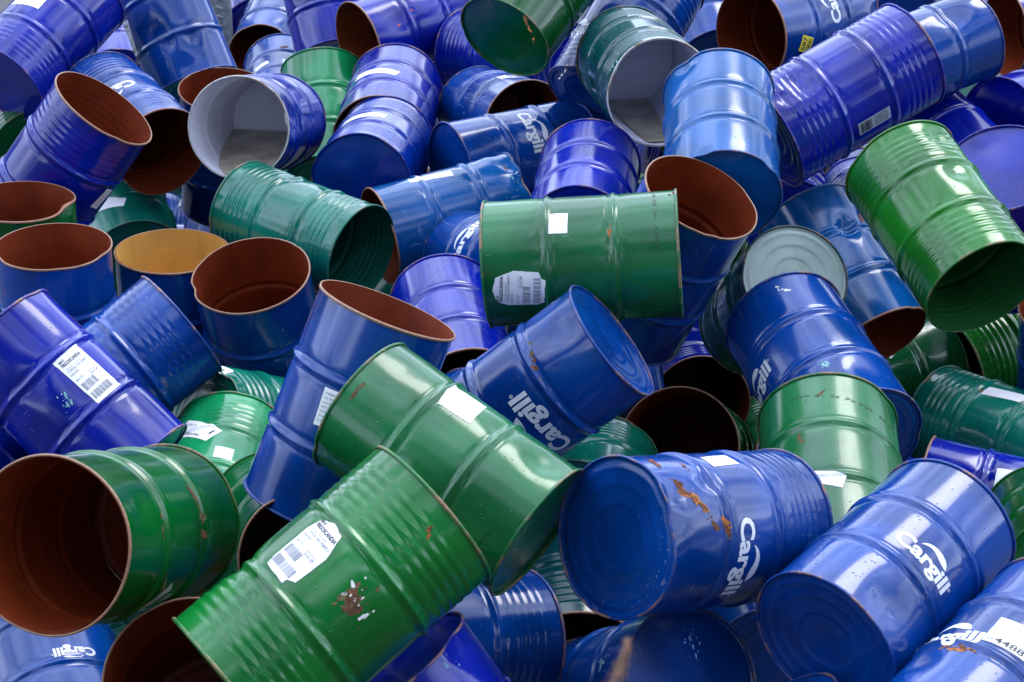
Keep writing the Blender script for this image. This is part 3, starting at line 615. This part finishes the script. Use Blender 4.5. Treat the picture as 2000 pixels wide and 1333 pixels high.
def text_plan(body, bold=0.0, shear=0.0):
    """outline of a word as triangles, 1 unit high, with its width"""
    k = (body, bold, shear)
    if k in _tcache: return _tcache[k]
    cu = bpy.data.curves.new('word', 'FONT'); cu.body = body; cu.size = 1; cu.resolution_u = 3; cu.offset = bold; cu.shear = shear; cu.space_character = 1.0
    o = bpy.data.objects.new('word', cu); C.objects.link(o)
    dg = bpy.context.evaluated_depsgraph_get(); me = o.evaluated_get(dg).to_mesh()
    me.calc_loop_triangles()
    p = np.array([v.co[:2] for v in me.vertices]); t = np.array([tuple(l.vertices) for l in me.loop_triangles])
    if len(p): p[:, 0] -= p[:, 0].min()
    o.evaluated_get(dg).to_mesh_clear(); C.objects.unlink(o); bpy.data.objects.remove(o); bpy.data.curves.remove(cu)
    _tcache[k] = (p, t); return _tcache[k]
def quad_plan(x0, y0, x1, y1): return np.array([(x0, y0), (x1, y0), (x1, y1), (x0, y1)]), np.array([(0, 1, 2), (0, 2, 3)])
def stroke(pts, w0, w1=None):
    """a band of varying width along a centre line"""
    w = w0 if w1 is None else None
    P = np.array(pts, float); n = len(P); d = np.gradient(P, axis=0); d /= np.linalg.norm(d, axis=1)[:, None]
    nn = np.stack([-d[:, 1], d[:, 0]], 1); W = np.array(w0 if hasattr(w0, '__len__') else [w0] * n)[:, None] / 2
    v = np.concatenate([P + nn * W, P - nn * W]); t = []
    for i in range(n - 1): t += [(i, n + i, i + 1), (i + 1, n + i, n + i + 1)]
    return v, np.array(t)
def join_plans(pl):
    V, T, k = [], [], 0
    for v, t in pl:
        if len(t) == 0: continue
        V.append(v); T.append(t + k); k += len(v)
    return np.concatenate(V), np.concatenate(T)
def print_mesh(s, name, plans, mat, parent, org, dvec, lift, size=.02):
    v, t = join_plans(plans); v, t = cut_tris(v, t, size)
    a = v[t[:, 1]] - v[t[:, 0]]; b = v[t[:, 2]] - v[t[:, 0]]; neg = (a[:, 0] * b[:, 1] - a[:, 1] * b[:, 0]) < 0
    t[neg] = t[neg][:, ::-1]
    me = mesh_np(name, place_on(s, v, org, dvec, lift), None, t, True); me.materials.append(mat)
    return link(bpy.data.objects.new(name, me), parent)

def logo_plans(W):
    p, t = text_plan('Cargill', .034, 0.0)
    w = p[:, 0].max(); h = W * .245
    v = np.stack([p[:, 0] / w * W, p[:, 1] * h / .72], 1)
    # the drop-shaped leaf that rises from the r over the g and i, between an outer and an inner edge
    outer = [(.325, .252), (.355, .298), (.395, .338), (.46, .372), (.537, .388), (.625, .388), (.705, .370), (.76, .336), (.787, .295), (.797, .262)]
    inner = [(.330, .240), (.365, .270), (.42, .297), (.477, .310), (.53, .305), (.575, .292), (.611, .278), (.655, .265), (.70, .258), (.745, .256)]
    q = np.array(outer + inner) * W; n = len(outer)
    tt = []
    for k in range(n - 1): tt += [(k, n + k, k + 1), (k + 1, n + k, n + k + 1)]
    r = fit('\u00ae', 1.01 * W, .15 * W, .045 * W)
    return [(v, t), (q, np.array(tt)), r]
def fit(body, x, y, h, w=None, bold=0.01):
    p, t = text_plan(body, bold)
    if len(t) == 0: return p, t
    sx = h / .72
    if w: sx = w / p[:, 0].max()
    return np.stack([x + p[:, 0] * sx, y + p[:, 1] * h / .72], 1), t
def bars(x0, y0, x1, y1, r, n):
    out = []; x = x0
    while x < x1:
        w = r.choice((.5, .5, 1, 1.5)) * (x1 - x0) / n; out.append(quad_plan(x, y0, min(x + w, x1), y1)); x += w + r.choice((.5, .8, 1.3)) * (x1 - x0) / n
    return out
def sticker(s, root, kind, th, z, ds, dz, ratio, seed):
    r = random.Random(seed); w = math.hypot(ds, dz)
    d = (ds / w, dz / w); h = w * ratio
    nx, ny = max(6, int(w / .008)), max(5, int(h / .008))
    if kind == 'torn':   # clipped and peeled corners
        poly = [(.10, .0), (.80, -.02), (.82, .06), (1.0, .12), (1.02, .62), (.80, .97), (.45, 1.02), (.10, .93), (.0, .72), (.03, .14)]
    elif kind == 'faded' or kind == 'plain' and r.random() < .4:
        poly = [(.0, .0), (1.0, .02), (1.0, .95), (.55, 1.0), (.04, .93)]
    else: poly = [(0, 0), (1, 0), (1, 1), (0, 1)]
    P = []
    for k, (a, b) in enumerate(poly):
        a2, b2 = poly[(k + 1) % len(poly)]
        for q in range(6):
            f = q / 6; j = .006 * r.uniform(-1, 1)
            P.append(((a + (a2 - a) * f + j) * w, (b + (b2 - b) * f + j) * h))
    cx, cy = w / 2, h / 2
    V = [(cx, cy)] + P; n = len(P); T = [(0, 1 + k, 1 + (k + 1) % n) for k in range(n)]
    mat = {'yellow': PAPER_Y, 'barcode': PAPER_G}.get(kind, PAPER)
    lb = print_mesh(s, 'label_sticker', [(np.array(V), np.array(T))], mat, root, (th, z), d, .0016, .012)
    ink, grey = [], []
    if kind in ('torn', 'frigo'):
        ink += [fit('8843', .10 * w, .90 * h, .05 * h, .2 * w, .02), fit('FRIGOSCANDIA', .10 * w, .82 * h, .065 * h, .76 * w, .03)]
        grey += [fit('Transport document', .10 * w, .755 * h, .025 * h, .6 * w), fit('3 7393321 410 742870 2', .08 * w, .69 * h, .045 * h, .82 * w, .015),
                 fit('0100 0101', .08 * w, .62 * h, .04 * h, .3 * w), fit('061122', .08 * w, .50 * h, .04 * h, .26 * w), fit('03.01.09', .56 * w, .44 * h, .045 * h, .32 * w, .015),
                 fit('Best before', .56 * w, .50 * h, .022 * h, .32 * w)]
        grey += bars(.08 * w, .28 * h, .60 * w, .43 * h, r, 30) + bars(.08 * w, .08 * h, .85 * w, .22 * h, r, 34)
    elif kind == 'lines' or kind == 'faded':
        for k in range(7): grey.append(fit(r.choice(('041 0113 08', 'Net 200 kg', '742870', 'Lot 30 10')), .12 * w, (.85 - k * .12) * h, .045 * h, r.uniform(.3, .75) * w))
    elif kind == 'barcode':
        ink += bars(.05 * w, .1 * h, .42 * w, .88 * h, r, 26)
        for k in range(5): ink.append(fit('7393321 4107', .47 * w, (.78 - k * .16) * h, .08 * h, .45 * w, .03))
    elif kind == 'number':
        ink += [fit('RNR', .04 * w, .10 * h, .07 * h, .14 * w), fit('44886', .20 * w, .06 * h, .20 * h, .74 * w, .012)]
        for k in range(5): grey.append(fit('0113 08 22', .12 * w, (.85 - k * .1) * h, .03 * h, r.uniform(.3, .6) * w))
    elif kind == 'yellow': ink += [fit('687', .1 * w, .55 * h, .33 * h, .8 * w, .015)] + bars(.1 * w, .1 * h, .9 * w, .42 * h, r, 20)
    elif kind == 'bolaget':
        ink += [fit('JO BOLAGET', .12 * w, .78 * h, .10 * h, .8 * w, .02)]
        for k in range(4): grey.append(fit('Art nr 2201 30', .12 * w, (.62 - k * .14) * h, .05 * h, .5 * w))
    elif kind == 'code': ink += [fit('14421', .25 * w, .2 * h, .28 * h, .6 * w, .012)]
    elif kind == 'arrow':
        ink += [fit('JUICE CONC', .3 * w, .14 * h, .12 * h, .42 * w, .02), stroke([(.88 * w, .45 * h), (.88 * w, .72 * h), (.88 * w, .8 * h)], [.05 * w, .05 * w, .0]), ]
        grey.append(fit('0102 30', .1 * w, .7 * h, .1 * h, .3 * w))
    if ink: print_mesh(s, 'label_print', ink, INK, lb, (th, z), d, .0024, .015)
    if grey: print_mesh(s, 'label_print', grey, INK_F if kind == 'faded' else INK_G, lb, (th, z), d, .0024, .015)
    return lb

# ---------------------------------------------------------------- setting
def ground():
    n = 40; e = np.array([-400, -200, -100, -50, *np.linspace(-25, 25, 50), 50, 100, 200, 400.]); f = e + 10
    X, Y = np.meshgrid(e, f, indexing='ij'); Z = .0 * X
    me = mesh_np('ground', np.stack([X.ravel(), Y.ravel(), Z.ravel()], -1), grid_quads(len(e), len(f), False)[:, ::-1])
    m, t, b = node_mat('worn_concrete'); tc = t.nodes.new('ShaderNodeTexCoord'); v = tc.outputs['Object']
    a = noise(t, v, .6, 8, .6); c = noise(t, v, 40, 6, .7)
    base = mixc(t, ramp(t, a, .35, .65), (.035, .035, .037), (.07, .07, .075)); base = mixc(t, ramp(t, c, .5, .8), base, (.06, .06, .06))
    t.links.new(base, b.inputs['Base Color']); b.inputs['Roughness'].default_value = .8
    bp = t.nodes.new('ShaderNodeBump'); bp.inputs['Distance'].default_value = .01; t.links.new(c, bp.inputs['Height']); t.links.new(bp.outputs[0], b.inputs['Normal'])
    me.materials.append(m); o = link(bpy.data.objects.new('ground', me)); o['kind'] = 'structure'; return o
ground()
def bank():
    # the earth bank the photographer stands on
    e = np.concatenate([[-60, -30], np.linspace(-12, 12, 49), [30, 60]]); f = np.array([-40, -20, -8, -3, 0, 1, 1.7, 2.0, 2.3, 2.6, 2.9, 3.2, 3.5, 3.8, 4.0])
    h = np.array([-.3, 2.6, 3.0, 3.05, 3.05, 3.05, 3.0, 2.8, 2.4, 1.95, 1.45, .95, .5, .15, -.1]); r = np.random.default_rng(4)
    X, Y = np.meshgrid(e, f, indexing='ij'); Z = h[None, :] + r.normal(0, .03, X.shape) * (h[None, :] > 0)
    Z = np.where(np.abs(X) > 25, -.3, Z)
    me = mesh_np('bank', np.stack([X.ravel(), Y.ravel(), Z.ravel()], -1), grid_quads(len(e), len(f), False)[:, ::-1])
    me.materials.append(plain_mat('grassy_soil', (.045, .05, .022), .95, .5, 2.5)); o = link(bpy.data.objects.new('bank', me)); o['kind'] = 'structure'
bank()
def unseen_skyline():  # unseen ring added so the glossy drums reflect a dark horizon
    n = 160; th = np.linspace(0, TAU, n, endpoint=False); r = random.Random(3)
    ph = [(k, r.uniform(0, TAU), r.uniform(.3, 1) / k ** .6) for k in (3, 5, 9, 14, 23, 37)]
    hgt = 19 + 3.2 * sum(a * np.sin(k * th + p) for k, p, a in ph)
    rows = []
    for f, d in ((0, 150), (.55, 158), (.9, 168), (1, 180), (.6, 230), (0, 300)):
        rows.append(np.stack([d * np.cos(th), d * np.sin(th) + 5, hgt * f - (.5 if f == 0 else 0)], -1))
    me = mesh_np('unseen_skyline', np.concatenate(rows), grid_quads(6, n, True, True))
    me.materials.append(plain_mat('unseen_skyline_green', (.02, .03, .018), .9, .5, .12)); o = link(bpy.data.objects.new('unseen_skyline', me)); o['kind'] = 'structure'
unseen_skyline()

# ---------------------------------------------------------------- drums
PLAIN = {7, 65, 77, 31, 42, 48, 59, 45, 3, 47, 35, 53, 10, 14}
SH = {}; ROOT = {}; BODY = {}
dent_of = {}
for i, th, z, R, D in DENTS: dent_of.setdefault(i, []).append((th, z, R, D))
for (i, A, u, scl, colour, end, corr, wear, wet, label) in DRUMS:
    s = Shape(i, corr, 100 + i, dent_of.get(i, [])); SH[i] = s
    root = bpy.data.objects.new('steel_drum', None); C.objects.link(root)
    u = Vector(u).normalized(); up = Vector((0, 0, 1)) if abs(u.z) < .9 else Vector((0, -1, 0))
    x = (up - up.dot(u) * u).normalized(); y = u.cross(x)
    M = Matrix((x, y, u)).transposed().to_4x4() @ Matrix.Scale(scl, 4); M.translation = Vector(A)
    root.matrix_world = M; root.empty_display_size = .2
    root['category'] = 'drum'
    root['label'] = label or 'plain drum buried deep in the pile, hidden beneath the drums on top'
    root['group'] = 'steel drums heaped in the scrap pile' if label else 'drums buried under the pile'
    ROOT[i] = root
    big = (84 if A[1] < 9.5 else 64) if label else 40
    dn = (1.0 if A[1] < 10 else .8) if label else .5
    zs = zsamples(s, dn)
    lidded = end in ('lid', 'palelid')
    zb = np.concatenate([[-.001], zs, [LEN + .001]])
    body = tube_part(s, 'body', PAINT[colour], root, zb, s.prof, big); BODY[i] = body
    rm = RIM[colour] if lidded else (RIM_PALE if end == 'white' else (RIM_CUT if end in ('brown', 'yellow') else RIM[colour]))
    parts = [body, rim_part(s, rm, root, 'A', big), rim_part(s, RIM[colour], root, 'B', big)]
    parts.append(disc(s, 'lid', PAINT[colour], root, 'B', big, rings=i not in PLAIN, seed=i))
    if lidded:
        parts.append(disc(s, 'lid', PALELID if end == 'palelid' else PAINT[colour], root, 'A', big, rings=i not in PLAIN, seed=i + 50))
    else:
        lm = LIN[end]
        zi = zs[::2] if len(zs) > 50 else zs
        zi = np.concatenate([[-.002], zi[zi < LEN - .016], [LEN - .012]])
        ln = tube_part(s, 'lining', lm, root, zi, lambda q: s.prof(q) - .0028, big, flip=True)
        parts += [ln, disc(s, 'drum_bottom', lm, root, 'B', big, inset=.018, rings=i not in PLAIN, inner=True, seed=i)]
    for p in parts: p['wear'] = float(wear); p['wet'] = float(wet)

for i, frac, th, z, dr, W in LOGOS:
    s = SH[i]; W_ = W
    org = (th - frac * W_ * dr / RB, z)
    print_mesh(s, 'lettering', logo_plans(W_), LOGO, ROOT[i], org, (dr, 0), .0012, .018)
for k, (i, kind, th, z, ds, dz, ratio) in enumerate(STICKERS):
    sticker(SH[i], ROOT[i], kind, th, z, ds, dz, ratio, 300 + k)
for i, txt, th, z, ds, dz in STAMPS:
    w = math.hypot(ds, dz)
    print_mesh(SH[i], 'stamped_code', [fit(txt, 0, 0, .014, w, .004)], STAMP, ROOT[i], (th, z), (ds / w, dz / w), .0012, .02)

CH = {'rust': [plain_mat('orange_rust', (.34, .12, .02), .85, .5, 90), plain_mat('dark_rust', (.13, .045, .015), .9, .5, 60)],
      'brown': [plain_mat('brown_scrape', (.10, .075, .025), .7, .5, 60), plain_mat('dark_rust_scrape', (.12, .05, .02), .85, .5, 60)],
      'white': [plain_mat('torn_paper_rest', (.75, .75, .72), .6, .1, 60)] * 2, 'pale': [plain_mat('scuffed_paint', (.12, .22, .45), .5, .3, 60)] * 2,
      'mint': [plain_mat('chipped_pale_paint', (.20, .42, .45), .5, .3, 60)] * 2, 'red': [plain_mat('red_specks', (.45, .08, .07), .6, .3, 60)] * 2}
for k, (i, th, z, dx, dz, ln, wd, n, kind) in enumerate(CHIPS):
    r = random.Random(900 + k); s = SH[i]
    for half in (0, 1):
        pl = []
        for _ in range(max(2, n // 2)):
            cx = r.gauss(0, .30) * ln; cy = r.gauss(0, .35) * wd; sz = .0012 + .0065 * r.random() ** 3 * (1.8 if kind in ('rust', 'brown') else 1); el = r.uniform(1, 3.2); ang = r.gauss(0, .35)
            m = 9; v = [(cx, cy)]
            for q in range(m):
                a = q / m * TAU; rr = sz * r.uniform(.55, 1.25); x = rr * math.cos(a) * el; y = rr * math.sin(a)
                v.append((cx + x * math.cos(ang) - y * math.sin(ang), cy + x * math.sin(ang) + y * math.cos(ang)))
            pl.append((np.array(v), np.array([(0, 1 + q, 1 + (q + 1) % m) for q in range(m)])))
        lift = .0006 + .00025 * half
        o = print_mesh(s, 'paint_damage', pl, CH[kind][half], ROOT[i], (th, z), (dx, dz), lift, .02); o['kind'] = 'stuff'

RESID = plain_mat('milky_brown_residue', (.46, .39, .29), .15, .3, 6)
for i in (35, 53):
    root = ROOT[i]; s = SH[i]; R3 = root.matrix_world.to_3x3().normalized(); g = R3.transposed() @ Vector((0, 0, 1))
    gx = math.hypot(g.x, g.y); ux, uy = g.x / gx, g.y / gx; rr = RB - .006; c = -rr * gx * .98; L_, R_ = [], []
    for z in np.linspace(.03, LEN - .022, 30):
        dd = (c - g.z * z) / gx
        if abs(dd) >= rr: continue
        h = math.sqrt(rr * rr - dd * dd); L_.append((dd * ux - h * uy, dd * uy + h * ux, z)); R_.append((dd * ux + h * uy, dd * uy - h * ux, z))
    n = len(L_)
    if n > 3:
        me = mesh_np('residue', L_ + R_, [(q, q + 1, n + q + 1, n + q) for q in range(n - 1)]); me.materials.append(RESID); link(bpy.data.objects.new('residue', me), root)

# ---------------------------------------------------------------- perforated steel post behind the pile, dry stalk in front
def box_mesh(name, x0, x1, y0, y1, z0, z1, bev=0):
    co = [(x, y, z) for x in (x0, x1) for y in (y0, y1) for z in (z0, z1)]
    q = [(0, 1, 3, 2), (4, 6, 7, 5), (0, 4, 5, 1), (2, 3, 7, 6), (0, 2, 6, 4), (1, 5, 7, 3)]
    return mesh_np(name, co, q, smooth=False)
GALV = plain_mat('galvanised_steel', (.26, .27, .28), .42, .3, 25)
def post(X, Y, w, top):
    root = bpy.data.objects.new('perforated_post', None); C.objects.link(root); root.location = (X, Y, 0)
    root['label'] = 'grey galvanised steel post with slanted raised slots standing behind the drums at upper left'
    root['category'] = 'post'
    me = box_mesh('web', -w / 2, w / 2, 0, .004, 0, top); me.materials.append(GALV); link(bpy.data.objects.new('web', me), root)
    for x in (-w / 2, w / 2 - .006):
        me = box_mesh('flange', x, x + .006, .0042, .09, 0, top); me.materials.append(GALV); link(bpy.data.objects.new('flange', me), root)
    # one slot: a slanted half-round louvre
    n = 9; k = 7; co = []
    for i in range(n):
        f = i / (n - 1); l = (f - .5) * .068; h = math.sin(math.pi * f) ** .5
        for j in range(k):
            a = math.pi * j / (k - 1)
            co.append((l * .93 + .35 * .013 * math.cos(a) * h, -.012 * math.sin(a) * h - .0003, -l * .38 + .013 * math.cos(a) * h))
    sm = mesh_np('louvre', co, grid_quads(n, k, False, True)); sm.materials.append(GALV)
    z = top - .05
    while z > 1.6:
        o = link(bpy.data.objects.new('louvre', sm), root); o.location = (0, 0, z); z -= .072
post(-2.325, 14.1, .165, 2.6)

def stalk():
    root = bpy.data.objects.new('dry_grass_stalk', None); C.objects.link(root)
    root['label'] = 'blurred brown dry plume of grass sticking up at the bottom edge, close to the viewer'
    root['category'] = 'plant'
    base = Vector((.062, 1.57, 4.045)); tip = Vector((.127, 1.72, 4.160)); root.location = (.02, 1.5, 3.0)
    r = random.Random(5); straw = plain_mat('dry_straw', (.32, .19, .11), .8, .4, 60)
    P = [Vector((.02, 1.5, 3.0)), Vector((.022, 1.5, 3.4)), Vector((.03, 1.51, 3.8)), base, base.lerp(tip, .5), tip]
    co, q = [], []
    for i, p in enumerate(P):
        rr = (.003, .0025, .002, .0016, .0012, .0008)[i]
        for j in range(6): co.append((p.x - .02 + rr * math.cos(j * TAU / 6), p.y - 1.5 + rr * math.sin(j * TAU / 6), p.z - 3.0))
    me = mesh_np('stem', co, grid_quads(len(P), 6)); me.materials.append(straw); link(bpy.data.objects.new('stem', me), root)
    co, t = [], []
    for k in range(900):
        f = r.random(); p = base.lerp(tip, f * 1.05) + Vector((math.sin(f * 9) * .004, 0, 0)); w = .0105 * math.sin(math.pi * min(1, .12 + f * .86)) + .004
        d = Vector((r.gauss(0, 1), r.gauss(0, 1), r.gauss(0, .8))).normalized(); c = p + d * w * r.random() ** .6
        a = (d + (tip - base).normalized() * 1.3).normalized() * r.uniform(.004, .009); b = d.cross(a).normalized() * .0009
        n0 = len(co)
        for v in (c - b, c + b, c + a): co.append((v.x - .02, v.y - 1.5, v.z - 3.0))
        t.append((n0, n0 + 1, n0 + 2))
    me = mesh_np('seed_plume', co, None, t, False); me.materials.append(straw); o = link(bpy.data.objects.new('seed_plume', me), root)
stalk()
